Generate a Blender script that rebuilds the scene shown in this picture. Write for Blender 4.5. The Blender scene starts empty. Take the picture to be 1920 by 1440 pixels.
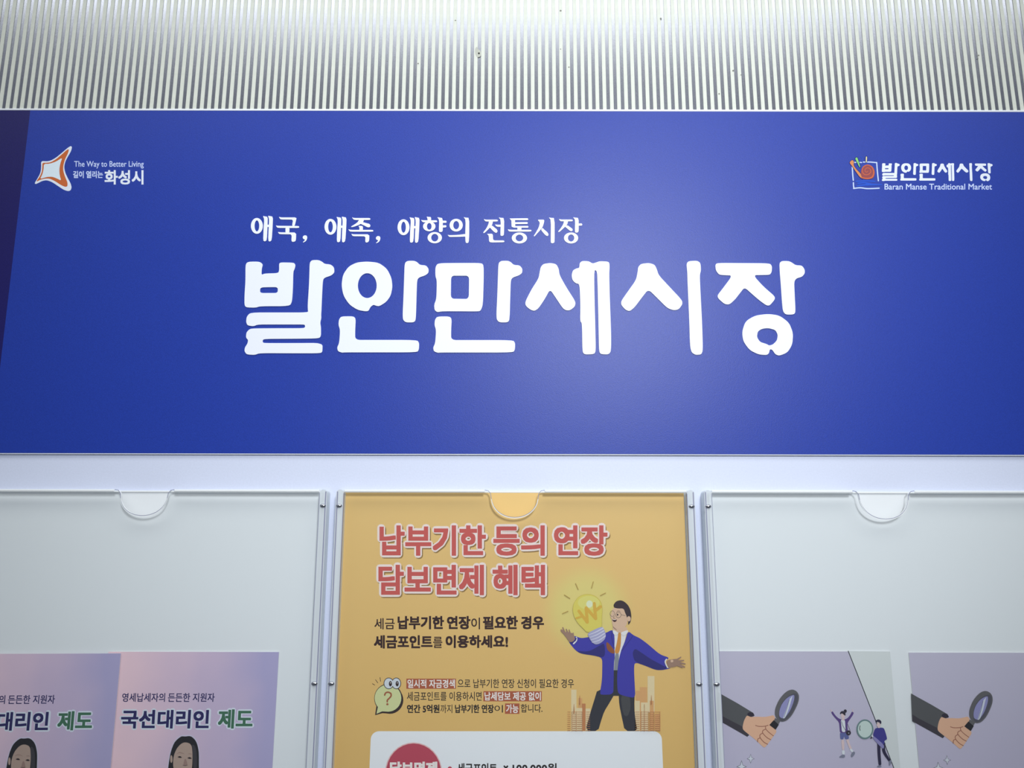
import bpy, math, random
from mathutils import Matrix, Vector
from mathutils.geometry import tessellate_polygon

random.seed(7)
S = bpy.context.scene
COL = S.collection

# ------------------------------------------------------------------ camera
CAM_D, F, PITCH, ROLL = 0.462, 1400.0, math.radians(10.7), math.radians(0.10)
cd = bpy.data.cameras.new('camera'); cam = bpy.data.objects.new('camera', cd); COL.objects.link(cam)
cam.location = (0, -CAM_D, 0)
MROT = Matrix.Rotation(math.radians(90) + PITCH, 4, 'X') @ Matrix.Rotation(ROLL, 4, 'Z')
cam.rotation_euler = MROT.to_euler()
cd.sensor_width = 36.0; cd.lens = 36.0 * F / 1920.0; cd.clip_start = 0.01
S.camera = cam
# ------------------------------------------------------------------ world, lamps, exposure
W = bpy.data.worlds.new('room'); S.world = W; W.use_nodes = True
W.node_tree.nodes['Background'].inputs[0].default_value = (0.80, 0.87, 1.0, 1)
W.node_tree.nodes['Background'].inputs[1].default_value = 0.22

def area(name, loc, rot, shape, sx, sy, power, color):
    l = bpy.data.lights.new(name, 'AREA'); l.shape = shape; l.size = sx
    if shape in ('ELLIPSE', 'RECTANGLE'): l.size_y = sy
    l.energy = power; l.color = color
    o = bpy.data.objects.new(name, l); COL.objects.link(o); o.location = loc; o.rotation_euler = rot
    return o
# long oval ceiling light just in front of the board: its image is the bright band in the satin flutes
area('ceiling_light', (0.05, -0.62, 0.985), (0, 0, 0), 'ELLIPSE', 2.6, 0.58, 12.5, (0.97, 1.0, 0.96))
# ceiling spot a metre in front of the board
l = bpy.data.lights.new('spot_light', 'SPOT'); l.energy = 42.0; l.color = (0.93, 0.97, 1.0)
l.spot_size = math.radians(52); l.spot_blend = 1.0; l.shadow_soft_size = 0.11
sp = bpy.data.objects.new('spot_light', l); COL.objects.link(sp); sp.location = (0.20, -1.0, 0.43)
sp.rotation_euler = (Vector((0.03, 0, 0.15)) - sp.location).to_track_quat('-Z', 'Y').to_euler()
S.view_settings.view_transform = 'Standard'; S.view_settings.look = 'None'
S.view_settings.gamma = 1.0; S.view_settings.use_curve_mapping = False
S.view_settings.exposure = -0.2

# ------------------------------------------------------------------ helpers
def P(px, py, dep=0.0):
    """point of the plane lying dep metres in front of the wall seen at a pixel of the 1920x1440 photograph"""
    d = MROT.to_3x3() @ Vector(((px - 960) / F, (720 - py) / F, -1.0))
    t = (CAM_D - dep) / d.y
    return (d.x * t, d.z * t)

def lin(c):
    return tuple(((v / 255.0) / 12.92 if v / 255.0 <= 0.04045 else ((v / 255.0 + 0.055) / 1.055) ** 2.4) for v in c)

MATS = {}
def mat(name, rgb, rough=0.5, spec=0.3, metal=0.0, bump=0.0, bscale=3000.0, mottle=0.0, coat=0.0):
    """opaque procedural material; colour given in 0-255 sRGB"""
    if name in MATS: return MATS[name]
    m = bpy.data.materials.new(name); m.use_nodes = True; nt = m.node_tree; b = nt.nodes['Principled BSDF']
    c = lin(rgb)
    b.inputs['Base Color'].default_value = (*c, 1); b.inputs['Roughness'].default_value = rough
    b.inputs['Specular IOR Level'].default_value = spec; b.inputs['Metallic'].default_value = metal
    b.inputs['Coat Weight'].default_value = coat
    tc = nt.nodes.new('ShaderNodeTexCoord')
    n = nt.nodes.new('ShaderNodeTexNoise'); n.inputs['Scale'].default_value = bscale; n.inputs['Detail'].default_value = 2
    nt.links.new(tc.outputs['Object'], n.inputs['Vector'])
    if bump:
        bp = nt.nodes.new('ShaderNodeBump'); bp.inputs['Strength'].default_value = bump; bp.inputs['Distance'].default_value = 0.0002
        nt.links.new(n.outputs['Fac'], bp.inputs['Height']); nt.links.new(bp.outputs['Normal'], b.inputs['Normal'])
    mo = mottle if mottle else 0.03
    r = nt.nodes.new('ShaderNodeMapRange'); r.inputs['From Min'].default_value = 0.3; r.inputs['From Max'].default_value = 0.7
    r.inputs['To Min'].default_value = 1 - mo; r.inputs['To Max'].default_value = 1 + mo
    nt.links.new(n.outputs['Fac'], r.inputs['Value'])
    mx = nt.nodes.new('ShaderNodeVectorMath'); mx.operation = 'SCALE'; mx.inputs[0].default_value = c
    nt.links.new(r.outputs['Result'], mx.inputs['Scale']); nt.links.new(mx.outputs['Vector'], b.inputs['Base Color'])
    MATS[name] = m
    return m

def acrylic(name, tint, refl=1.0, rough=0.03, milk=0.0, milk_rgb=(225, 232, 240)):
    """thin clear plastic: straight-through transparency with a Fresnel reflection and a trace of milkiness"""
    m = bpy.data.materials.new(name); m.use_nodes = True; nt = m.node_tree
    for n in list(nt.nodes): nt.nodes.remove(n)
    out = nt.nodes.new('ShaderNodeOutputMaterial'); tr = nt.nodes.new('ShaderNodeBsdfTransparent'); gl = nt.nodes.new('ShaderNodeBsdfGlossy')
    tr.inputs['Color'].default_value = (*tint, 1); gl.inputs['Roughness'].default_value = rough
    lw_ = nt.nodes.new('ShaderNodeLayerWeight'); lw_.inputs['Blend'].default_value = 0.5      # Schlick's approximation, same from both sides
    pw = nt.nodes.new('ShaderNodeMath'); pw.operation = 'POWER'; pw.inputs[1].default_value = 5.0
    mu = nt.nodes.new('ShaderNodeMath'); mu.operation = 'MULTIPLY_ADD'; mu.inputs[1].default_value = 0.9 * refl; mu.inputs[2].default_value = 0.04 * refl
    nt.links.new(lw_.outputs['Facing'], pw.inputs[0]); nt.links.new(pw.outputs[0], mu.inputs[0])
    mx = nt.nodes.new('ShaderNodeMixShader'); nt.links.new(mu.outputs[0], mx.inputs[0])
    nt.links.new(tr.outputs[0], mx.inputs[1]); nt.links.new(gl.outputs[0], mx.inputs[2])
    last = mx
    if milk:
        df = nt.nodes.new('ShaderNodeBsdfDiffuse'); df.inputs['Color'].default_value = (*lin(milk_rgb), 1)
        m2 = nt.nodes.new('ShaderNodeMixShader'); m2.inputs[0].default_value = milk
        nt.links.new(mx.outputs[0], m2.inputs[1]); nt.links.new(df.outputs[0], m2.inputs[2]); last = m2
    nt.links.new(last.outputs[0], out.inputs['Surface'])
    MATS[name] = m
    return m

def print_gradient(name, c0, c1, axis, a, b, glow=None, noise=0.05):
    """printed two-colour wash along a local axis; glow = (x, z, radius, colour) adds a printed round tint"""
    m = mat(name, c0, 0.45, 0.3)
    nt = m.node_tree; bs = nt.nodes['Principled BSDF']
    tc = nt.nodes.new('ShaderNodeTexCoord'); sx = nt.nodes.new('ShaderNodeSeparateXYZ'); nt.links.new(tc.outputs['Object'], sx.inputs[0])
    nz = nt.nodes.new('ShaderNodeTexNoise'); nz.inputs['Scale'].default_value = 25.0; nt.links.new(tc.outputs['Object'], nz.inputs['Vector'])
    r = nt.nodes.new('ShaderNodeMapRange'); r.inputs['From Min'].default_value = a; r.inputs['From Max'].default_value = b
    nt.links.new(sx.outputs[axis], r.inputs['Value'])
    ad = nt.nodes.new('ShaderNodeMath'); ad.operation = 'MULTIPLY_ADD'; ad.inputs[1].default_value = noise * 8; ad.inputs[2].default_value = -noise * 4
    nt.links.new(nz.outputs['Fac'], ad.inputs[0])
    su = nt.nodes.new('ShaderNodeMath'); su.operation = 'ADD'; su.use_clamp = True
    nt.links.new(r.outputs[0], su.inputs[0]); nt.links.new(ad.outputs[0], su.inputs[1])
    mx = nt.nodes.new('ShaderNodeMix'); mx.data_type = 'RGBA'
    mx.inputs[6].default_value = (*lin(c0), 1); mx.inputs[7].default_value = (*lin(c1), 1)
    nt.links.new(su.outputs[0], mx.inputs[0]); res = mx.outputs[2]
    if glow:
        gx, gz, gr, gc = glow
        cb = nt.nodes.new('ShaderNodeCombineXYZ'); nt.links.new(sx.outputs[0], cb.inputs[0]); nt.links.new(sx.outputs[2], cb.inputs[2])
        ds = nt.nodes.new('ShaderNodeVectorMath'); ds.operation = 'DISTANCE'; ds.inputs[1].default_value = (gx, 0, gz)
        nt.links.new(cb.outputs[0], ds.inputs[0])
        rr = nt.nodes.new('ShaderNodeMapRange'); rr.interpolation_type = 'SMOOTHSTEP'
        rr.inputs['From Min'].default_value = gr * 0.45; rr.inputs['From Max'].default_value = gr
        rr.inputs['To Min'].default_value = 0.75; rr.inputs['To Max'].default_value = 0
        nt.links.new(ds.outputs['Value'], rr.inputs['Value'])
        m2 = nt.nodes.new('ShaderNodeMix'); m2.data_type = 'RGBA'; m2.inputs[7].default_value = (*lin(gc), 1)
        nt.links.new(rr.outputs[0], m2.inputs[0]); nt.links.new(res, m2.inputs[6]); res = m2.outputs[2]
    nt.links.new(res, bs.inputs['Base Color'])
    return m

def thing(name, label, cat, loc, group=None):
    o = bpy.data.objects.new(name, None); o.empty_display_size = 0.02; COL.objects.link(o)
    o.location = loc; o['label'] = label; o['category'] = cat
    if group: o['group'] = group
    return o

class MB:
    """collects shapes in world metres (x right, y out of the wall is negative, z up) with a material per shape"""
    def __init__(s): s.v = []; s.f = []; s.m = []; s.mats = []
    def mi(s, m):
        if m not in s.mats: s.mats.append(m)
        return s.mats.index(m)
    def faces(s, vs, fs, m):
        k = len(s.v); s.v += vs; i = s.mi(m)
        for f in fs: s.f.append(tuple(k + q for q in f)); s.m.append(i)
    def poly(s, outer, m, dep, holes=(), thick=0.0, side=None):
        """flat or extruded polygon in the plane dep in front of the wall; outer/holes are (x, z) lists"""
        loops = [list(outer)] + [list(h) for h in holes]
        flat = [p for L in loops for p in L]
        tri = tessellate_polygon([[Vector((x, z, 0)) for x, z in L] for L in loops])
        vs = [(x, -dep, z) for x, z in flat]; fs = []
        for a, b, c in tri:
            (x1, z1), (x2, z2), (x3, z3) = flat[a], flat[b], flat[c]
            cr = (x2 - x1) * (z3 - z1) - (x3 - x1) * (z2 - z1)
            if abs(cr) < 1e-14: continue
            fs.append((a, b, c) if cr > 0 else (a, c, b))       # normal towards -y
        s.faces(vs, fs, m)
        if thick:
            k = 0
            for li, L in enumerate(loops):
                n = len(L)
                ar = sum(L[i][0] * L[(i + 1) % n][1] - L[(i + 1) % n][0] * L[i][1] for i in range(n))
                vs2 = [(x, -dep, z) for x, z in L] + [(x, -dep + thick, z) for x, z in L]
                ff = []
                for i in range(n):
                    j = (i + 1) % n
                    q = (i, n + i, n + j, j)
                    if (ar > 0) == (li > 0): q = q[::-1]
                    ff.append(q)
                s.faces(vs2, ff, side or m)
            s.faces([(x, -dep + thick, z) for x, z in flat], [f[::-1] for f in fs], m)
    def box(s, x0, x1, z0, z1, d0, d1, m):
        vs = [(x, -d, z) for d in (d0, d1) for x, z in ((x0, z0), (x1, z0), (x1, z1), (x0, z1))]
        s.faces(vs, [(4, 5, 6, 7), (3, 2, 1, 0), (0, 1, 5, 4), (1, 2, 6, 5), (2, 3, 7, 6), (3, 0, 4, 7)], m)
    def bevbox(s, x0, x1, z0, z1, d0, d1, b, m):
        """box whose front edges are chamfered by b"""
        vs = [(x, -d0, z) for x, z in ((x0, z0), (x1, z0), (x1, z1), (x0, z1))]
        vs += [(x, -(d1 - b), z) for x, z in ((x0, z0), (x1, z0), (x1, z1), (x0, z1))]
        vs += [(x, -d1, z) for x, z in ((x0 + b, z0 + b), (x1 - b, z0 + b), (x1 - b, z1 - b), (x0 + b, z1 - b))]
        fs = [(3, 2, 1, 0)]
        for k in (0, 4):
            for i in range(4): fs.append((k + i, k + (i + 1) % 4, k + 4 + (i + 1) % 4, k + 4 + i))
        fs.append((8, 9, 10, 11)); s.faces(vs, fs, m)
    def build(s, name, parent=None, smooth=False):
        o0 = Vector(parent_loc(parent))
        me = bpy.data.meshes.new(name)
        me.from_pydata([tuple(Vector(v) - o0) for v in s.v], [], s.f)
        for m in s.mats: me.materials.append(m)
        me.polygons.foreach_set('material_index', s.m)
        if smooth: me.polygons.foreach_set('use_smooth', [True] * len(me.polygons))
        me.update()
        o = bpy.data.objects.new(name, me); COL.objects.link(o); o.parent = parent
        return o

def parent_loc(p):
    v = Vector((0, 0, 0))
    while p is not None: v = v + p.location; p = p.parent
    return v

def chaikin(pts, n=2, k=0.22):
    for _ in range(n):
        out = []
        for i in range(len(pts)):
            a, b = pts[i], pts[(i + 1) % len(pts)]
            out.append((a[0] * (1 - k) + b[0] * k, a[1] * (1 - k) + b[1] * k))
            out.append((a[0] * k + b[0] * (1 - k), a[1] * k + b[1] * (1 - k)))
        pts = out
    return pts

def ell(cx, cy, rx, ry, n=32, rot=0.0):
    c, s_ = math.cos(rot), math.sin(rot)
    return [(cx + rx * math.cos(t) * c - ry * math.sin(t) * s_, cy + rx * math.cos(t) * s_ + ry * math.sin(t) * c)
            for t in [2 * math.pi * i / n for i in range(n)]]

def stroke(pts, w):
    """outline of a line of width w (or a width per point), rounded ends"""
    n = len(pts); ws = [w] * n if not isinstance(w, (list, tuple)) else w
    L, R = [], []
    for i, (x, y) in enumerate(pts):
        a = pts[max(i - 1, 0)]; b = pts[min(i + 1, n - 1)]
        dx, dy = b[0] - a[0], b[1] - a[1]; d = math.hypot(dx, dy) or 1; nx, ny = -dy / d, dx / d
        L.append((x + nx * ws[i] / 2, y + ny * ws[i] / 2)); R.append((x - nx * ws[i] / 2, y - ny * ws[i] / 2))
    def cap(p, q, w_):
        dx, dy = p[0] - q[0], p[1] - q[1]; d = math.hypot(dx, dy) or 1
        ang = math.atan2(dy, dx)
        return [(p[0] + w_ / 2 * math.cos(ang + t), p[1] + w_ / 2 * math.sin(ang + t)) for t in (0.8, 0, -0.8)]
    e = cap(pts[-1], pts[-2], ws[-1]); b = cap(pts[0], pts[1], ws[0])
    return L + e + R[::-1] + b

def curve_pts(pts, n=6):
    """Catmull-Rom through pts"""
    out = []
    for i in range(len(pts) - 1):
        p0, p1, p2, p3 = pts[max(i - 1, 0)], pts[i], pts[i + 1], pts[min(i + 2, len(pts) - 1)]
        for k in range(n):
            t = k / n
            out.append(tuple(0.5 * ((2 * p1[j]) + (-p0[j] + p2[j]) * t + (2 * p0[j] - 5 * p1[j] + 4 * p2[j] - p3[j]) * t * t
                                    + (-p0[j] + 3 * p1[j] - 3 * p2[j] + p3[j]) * t ** 3) for j in (0, 1)))
    out.append(pts[-1]); return out

class Art:
    """flat print: polygons given in the coordinates of one enlarged crop, layered a few hundredths of a millimetre apart"""
    STEP = 1.2e-5
    def __init__(s, ox, oy, sc, dep, sy=None): s.o = (ox, oy, sc, sy or sc); s.d = dep; s.k = 0; s.mb = MB()
    def T(s, pts, dep=None):
        ox, oy, sc, sy = s.o
        return [P(ox + x / sc, oy + y / sy, s.d if dep is None else dep) for x, y in pts]
    def view(s, ox, oy, sc, sy=None): s.o = (ox, oy, sc, sy or sc)
    def p(s, pts, m, holes=(), ch=1, same=False):
        if not same: s.k += 1
        if ch: pts = chaikin(pts, ch); holes = [chaikin(h, ch) for h in holes]
        s.mb.poly(s.T(pts), m, s.d + s.k * s.STEP, [s.T(h) for h in holes])
    def e(s, cx, cy, rx, ry, m, hole=None, rot=0.0, same=False):
        s.p(ell(cx, cy, rx, ry, 32, rot), m, [ell(*hole, 32, rot)] if hole else (), 0, same)
    def s(s_, pts, w, m, smooth=True, same=False):
        q = curve_pts(pts) if smooth and len(pts) > 2 else pts
        if isinstance(w, (list, tuple)) and len(q) != len(pts):
            n = len(q) - 1; w = [w[min(int(i / n * (len(w) - 1)), len(w) - 2)] * (1 - (i / n * (len(w) - 1)) % 1 if i < n else 0)
                                 + w[min(int(i / n * (len(w) - 1)) + 1, len(w) - 1)] * ((i / n * (len(w) - 1)) % 1 if i < n else 1) for i in range(n + 1)]
        s_.p(stroke(q, w), m, (), 0, same)
    def build(s, name, parent): return s.mb.build(name, parent)

_tc = {}
def glyphs(text):
    if text not in _tc:
        c = bpy.data.curves.new('t', 'FONT'); c.body = text; c.size = 1; c.resolution_u = 3
        o = bpy.data.objects.new('t', c); COL.objects.link(o)
        me = bpy.data.meshes.new_from_object(o.evaluated_get(bpy.context.evaluated_depsgraph_get()))
        vs = [(v.co.x, v.co.y) for v in me.vertices]; fs = [tuple(p.vertices) for p in me.polygons]
        bpy.data.objects.remove(o); bpy.data.curves.remove(c); bpy.data.meshes.remove(me)
        xs = [v[0] for v in vs]; ys = [v[1] for v in vs]
        x0, x1, y0, y1 = min(xs), max(xs), min(ys), max(ys)
        vs = [((x - x0) / (x1 - x0), (y - y0) / (y1 - y0)) for x, y in vs]
        ff = []
        for f in fs:
            a = sum(vs[f[i]][0] * vs[f[(i + 1) % len(f)]][1] - vs[f[(i + 1) % len(f)]][0] * vs[f[i]][1] for i in range(len(f)))
            ff.append(f if a > 0 else f[::-1])
        _tc[text] = (vs, ff)
    return _tc[text]

def write(mb, text, box, m, dep, bold=0.0, lean=0.0, rnd=False):
    """lettering fitted into the pixel box (x0, y0, x1, y1); bold = half-width in pixels added around every stroke"""
    vs, fs = glyphs(text); x0, y0, x1, y1 = box
    x0 += bold; x1 -= bold; y0 += bold; y1 -= bold
    offs = [(0, 0)]
    if bold > 0:
        n = 12
        if rnd: offs = [(bold * math.cos(2 * math.pi * i / n), bold * math.sin(2 * math.pi * i / n)) for i in range(n)]
        else: offs = [(bold * i, bold * j) for i in (-1, 0, 1) for j in (-1, 0, 1) if i or j]
        if bold > 1.8: offs += [(bold * .5 * math.cos(2 * math.pi * i / 6), bold * .5 * math.sin(2 * math.pi * i / 6)) for i in range(6)]
    for i, (dx, dy) in enumerate(offs):
        mb.faces([(lambda q: (q[0], -(dep + i * 1.5e-6), q[1]))(P(x0 + u * (x1 - x0) + dx + lean * v, y1 - v * (y1 - y0) + dy, dep)) for u, v in vs], fs, m)

def pr(name, rgb, rough=0.55): return mat('print_' + name, rgb, rough, 0.12)

# ------------------------------------------------------------------ the setting
FLOOR = -1.45
white_board = mat('board_white', (216, 222, 243), 0.45, 0.35, bump=0.15, bscale=900, mottle=0.02)
mb = MB(); mb.box(-1.6, 1.6, FLOOR, 1.15, -0.12, 0.0, white_board)
o = mb.build('wall_back'); o['kind'] = 'structure'
mb = MB(); mb.box(-1.6, 1.6, FLOOR - 0.05, FLOOR, -0.12, 2.2, mat('floor_grey', (120, 120, 118), 0.6))
o = mb.build('floor'); o['kind'] = 'structure'

# ------------------------------------------------------------------ fluted sheet
rib_m = mat('rib_white', (220, 223, 213), 0.5, 0.3, bump=0.1, bscale=500, mottle=0.03)
groove_m = mat('flute_satin', (178, 180, 192), 0.19, 0.5, metal=1.0, bump=0.03, bscale=1500, mottle=0.05)
zb = P(960, 205.5, 0.002)[1]; zt = zb + 0.30
pitch = P(960 + 13.53, 205, 0.002)[0] - P(960, 205, 0.002)[0]
xg = P(829.9, 205, 0.002)[0]
fp = thing('fluted_panel', 'white and grey vertically fluted plastic sheet above the blue sign', 'panel', (0, 0, zb))
NR = 86
mb = MB(); mb.box(xg - NR * pitch, xg + NR * pitch, zb, zt, 0.0002, 0.0008, groove_m); mb.build('backing_sheet', fp)
rib_me = None
for i in range(-NR, NR):
    x = xg + (i + 0.5) * pitch
    if rib_me is None:
        mb = MB(); w = pitch * 0.258; mb.bevbox(x - w, x + w, zb, zt, 0.0008, 0.0012, 0.0001, rib_m)
        r0 = mb.build('rib', fp); rib_me = r0.data; xr = x
        # re-centre the shared mesh on its own rib
        for v in rib_me.vertices: v.co.x -= x
        r0.location.x = x
    else:
        r = bpy.data.objects.new('rib', rib_me); COL.objects.link(r); r.parent = fp; r.location.x = x
mb = MB(); mb.bevbox(xg - NR * pitch, xg + NR * pitch, zb - 0.0010, zb + 0.0004, 0.0002, 0.0019, 0.0002, mat('trim_white', (240, 243, 250), 0.4)); mb.build('edge_strip', fp)
dirt = mat('dirt_spot', (130, 130, 122), 0.8); hole_m = mat('nail_dark', (40, 40, 38), 0.6)
mb = MB()
a = Art(820, 0, 6.546, 0.00122)
a.p([(465, 590), (490, 570), (500, 610), (535, 625), (537, 690), (505, 705), (475, 695), (460, 640)], mat('chip_grey', (190, 192, 182), 0.7), ch=2)
a.e(510, 655, 12, 12, hole_m)
for x, y, r in ((222, 251, 9), (1513, 132, 12), (1513, 603, 7)): a.e(x, y, r, r * 0.8, dirt)
a.view(700, 0, 3.0)
for x, y, r in ((1100, 378, 4), (252, 358, 4), (1617, 105, 5)): a.e(x, y, r, r, dirt)
a.view(1280, 0, 3.0)
for x, y, r in ((284, 398, 5), (328, 422, 3), (205, 528, 4), (1664, 312, 4), (1660, 328, 3)): a.e(x, y, r, r, dirt)
o = a.build('stain_marks', fp); o['label'] = 'small grey chips and specks on the ribs'

# ------------------------------------------------------------------ blue sign
SD = 0.0017
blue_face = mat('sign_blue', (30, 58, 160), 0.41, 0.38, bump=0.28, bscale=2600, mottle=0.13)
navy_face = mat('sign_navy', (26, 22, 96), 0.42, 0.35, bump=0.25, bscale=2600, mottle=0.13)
foam_edge = mat('sign_edge_white', (235, 238, 245), 0.5)
z1 = P(960, 206.5, SD)[1]; z0 = P(960, 851, SD)[1]
sign = thing('sign_board', 'long blue market sign with large white lettering', 'sign', (0, 0, z0))
mb = MB(); mb.box(-0.50, 0.50, z0, z1, 0.0002, SD - 0.0004, foam_edge); mb.build('foam_core', sign)
mb = MB(); mb.bevbox(-0.5, 0.5, z0 - 0.0007, z0, 0.0002, SD, 0.0003, foam_edge); mb.build('bottom_trim', sign)
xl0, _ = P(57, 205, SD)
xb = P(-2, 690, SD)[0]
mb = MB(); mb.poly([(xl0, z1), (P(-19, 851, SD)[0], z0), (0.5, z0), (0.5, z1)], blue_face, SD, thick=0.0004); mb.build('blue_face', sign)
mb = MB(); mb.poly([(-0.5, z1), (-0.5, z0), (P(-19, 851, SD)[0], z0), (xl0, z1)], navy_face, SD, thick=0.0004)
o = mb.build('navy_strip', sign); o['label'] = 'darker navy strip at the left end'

letter_w = mat('letter_white', (240, 243, 255), 0.4, 0.35, mottle=0.01)
A3 = (440, 380, 3.5556); A4 = (960, 380, 3.3103)
A_STEM = [(1133, 405), (1150, 388), (1195, 387), (1215, 395), (1235, 415), (1275, 418), (1293, 440), (1292, 468), (1270, 485), (1230, 498), (1216, 515), (1213, 600), (1208, 780), (1195, 798), (1140, 798), (1122, 780), (1120, 740), (1125, 640), (1130, 500)]
N_FOOT = [(695, 780), (710, 758), (790, 757), (807, 772), (803, 850), (803, 915), (900, 915), (1215, 915), (1230, 935), (1228, 980), (1215, 998), (900, 998), (735, 998), (715, 1000), (688, 990), (683, 965), (697, 935), (703, 850), (692, 815)]
def sh(p, dx, dy=0): return [(x + dx, y + dy) for x, y in p]
TITLE = [
 (A3, [([(80, 400), (100, 393), (165, 393), (188, 410), (180, 440), (178, 482), (200, 472), (290, 470), (297, 450), (296, 405), (310, 398), (395, 400), (405, 415), (400, 440), (390, 460), (388, 570), (382, 660), (365, 690), (170, 690), (140, 700), (75, 698), (65, 680), (66, 610), (72, 520), (72, 420)],
        [[(170, 565), (230, 563), (288, 563), (287, 602), (230, 602), (168, 602)]]),
       ([(500, 400), (515, 383), (560, 382), (585, 395), (600, 408), (640, 412), (662, 430), (665, 465), (645, 485), (600, 500), (588, 515), (583, 600), (578, 720), (576, 745), (577, 770), (570, 800), (575, 830), (575, 890), (560, 905), (400, 907), (195, 908), (185, 920), (188, 932), (200, 936), (400, 936), (585, 935), (585, 990), (575, 1004), (400, 1004), (165, 1003), (135, 1015), (80, 1012), (65, 990), (68, 965), (85, 940), (90, 915), (75, 900), (78, 865), (100, 842), (130, 838), (300, 837), (460, 837), (470, 828), (468, 815), (455, 812), (300, 812), (155, 812), (125, 824), (85, 818), (76, 795), (80, 760), (105, 732), (300, 732), (490, 732), (488, 715), (487, 680), (495, 560), (498, 480)], [])]),
 (A3, [([(883, 392), (960, 400), (1015, 440), (1045, 500), (1052, 560), (1040, 620), (1010, 662), (965, 690), (945, 688), (925, 680), (905, 695), (892, 722), (870, 724), (820, 715), (765, 680), (725, 620), (712, 550), (722, 480), (760, 425), (815, 398)], [ell(884, 553, 63, 83, 28)]),
       (A_STEM, []), (N_FOOT, [])]),
 (A3, [([(1338, 430), (1355, 403), (1500, 402), (1645, 402), (1660, 418), (1660, 520), (1655, 680), (1640, 720), (1620, 725), (1500, 724), (1385, 724), (1350, 730), (1332, 715), (1330, 680), (1345, 640), (1348, 520), (1338, 490)], [[(1443, 487), (1500, 487), (1563, 487), (1562, 560), (1561, 642), (1500, 641), (1441, 640), (1442, 560)]]),
       (sh(A_STEM, 625), []), (sh(N_FOOT, 640, 1), [])]),
 (A4, [([(178, 400), (195, 380), (240, 374), (275, 382), (290, 410), (295, 450), (340, 530), (395, 615), (390, 645), (360, 668), (335, 668), (315, 655), (275, 595), (236, 537), (205, 595), (165, 655), (140, 672), (115, 665), (85, 640), (82, 615), (120, 540), (165, 470), (172, 430)], []),
       ([(420, 375), (435, 362), (475, 363), (500, 378), (520, 372), (545, 363), (600, 366), (606, 385), (603, 450), (607, 600), (615, 800), (615, 920), (600, 942), (550, 940), (540, 920), (537, 740), (530, 450), (525, 422), (510, 418), (511, 560), (517, 780), (520, 920), (510, 940), (450, 942), (437, 925), (435, 750), (423, 735), (425, 640), (420, 505), (395, 500), (375, 480), (370, 450), (378, 420), (400, 408), (418, 405)], [])]),
 (A4, [([(783, 400), (800, 380), (850, 374), (885, 385), (898, 410), (910, 450), (980, 525), (1055, 605), (1058, 630), (1035, 662), (1005, 668), (965, 655), (905, 595), (846, 537), (805, 590), (760, 650), (730, 674), (705, 665), (678, 635), (678, 610), (720, 550), (770, 480), (780, 430)], []),
       ([(1083, 380), (1095, 363), (1150, 360), (1170, 375), (1173, 420), (1165, 450), (1170, 560), (1180, 750), (1185, 915), (1175, 942), (1140, 945), (1115, 930), (1105, 890), (1100, 720), (1090, 500), (1088, 430)], [])]),
 (A4, [([(1262, 385), (1275, 374), (1440, 375), (1600, 376), (1614, 395), (1612, 430), (1600, 448), (1550, 449), (1497, 450), (1560, 520), (1630, 580), (1632, 600), (1600, 638), (1580, 638), (1540, 610), (1490, 567), (1443, 525), (1412, 565), (1385, 600), (1350, 632), (1320, 630), (1280, 595), (1275, 575), (1310, 530), (1368, 452), (1320, 450), (1285, 447), (1265, 420)], []),
       ([(1660, 375), (1675, 362), (1715, 362), (1735, 370), (1760, 388), (1800, 390), (1817, 415), (1817, 440), (1800, 460), (1765, 470), (1751, 490), (1755, 580), (1760, 680), (1748, 694), (1700, 695), (1682, 675), (1676, 620), (1668, 500), (1662, 430)], []),
       ([(1590, 690), (1660, 700), (1720, 745), (1745, 810), (1740, 880), (1710, 930), (1660, 950), (1635, 942), (1615, 912), (1600, 910), (1595, 935), (1580, 946), (1530, 942), (1475, 915), (1435, 860), (1428, 800), (1450, 735), (1510, 700)],
        [[(1590, 778), (1635, 790), (1650, 820), (1645, 855), (1620, 880), (1597, 887), (1580, 877), (1540, 865), (1520, 835), (1525, 800), (1550, 783)]])]),
]
LD = SD + 0.0005
for (ox, oy, sc), shapes in TITLE:
    mb = MB()
    for outer, holes in shapes:
        f = lambda L: [P(ox + x / sc, oy + y / sc, LD) for x, y in chaikin(L, 2, 0.2)]
        mb.poly(f(outer), letter_w, LD, [f(h) for h in holes], thick=0.0005)
    mb.build('title_letter', sign)

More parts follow.
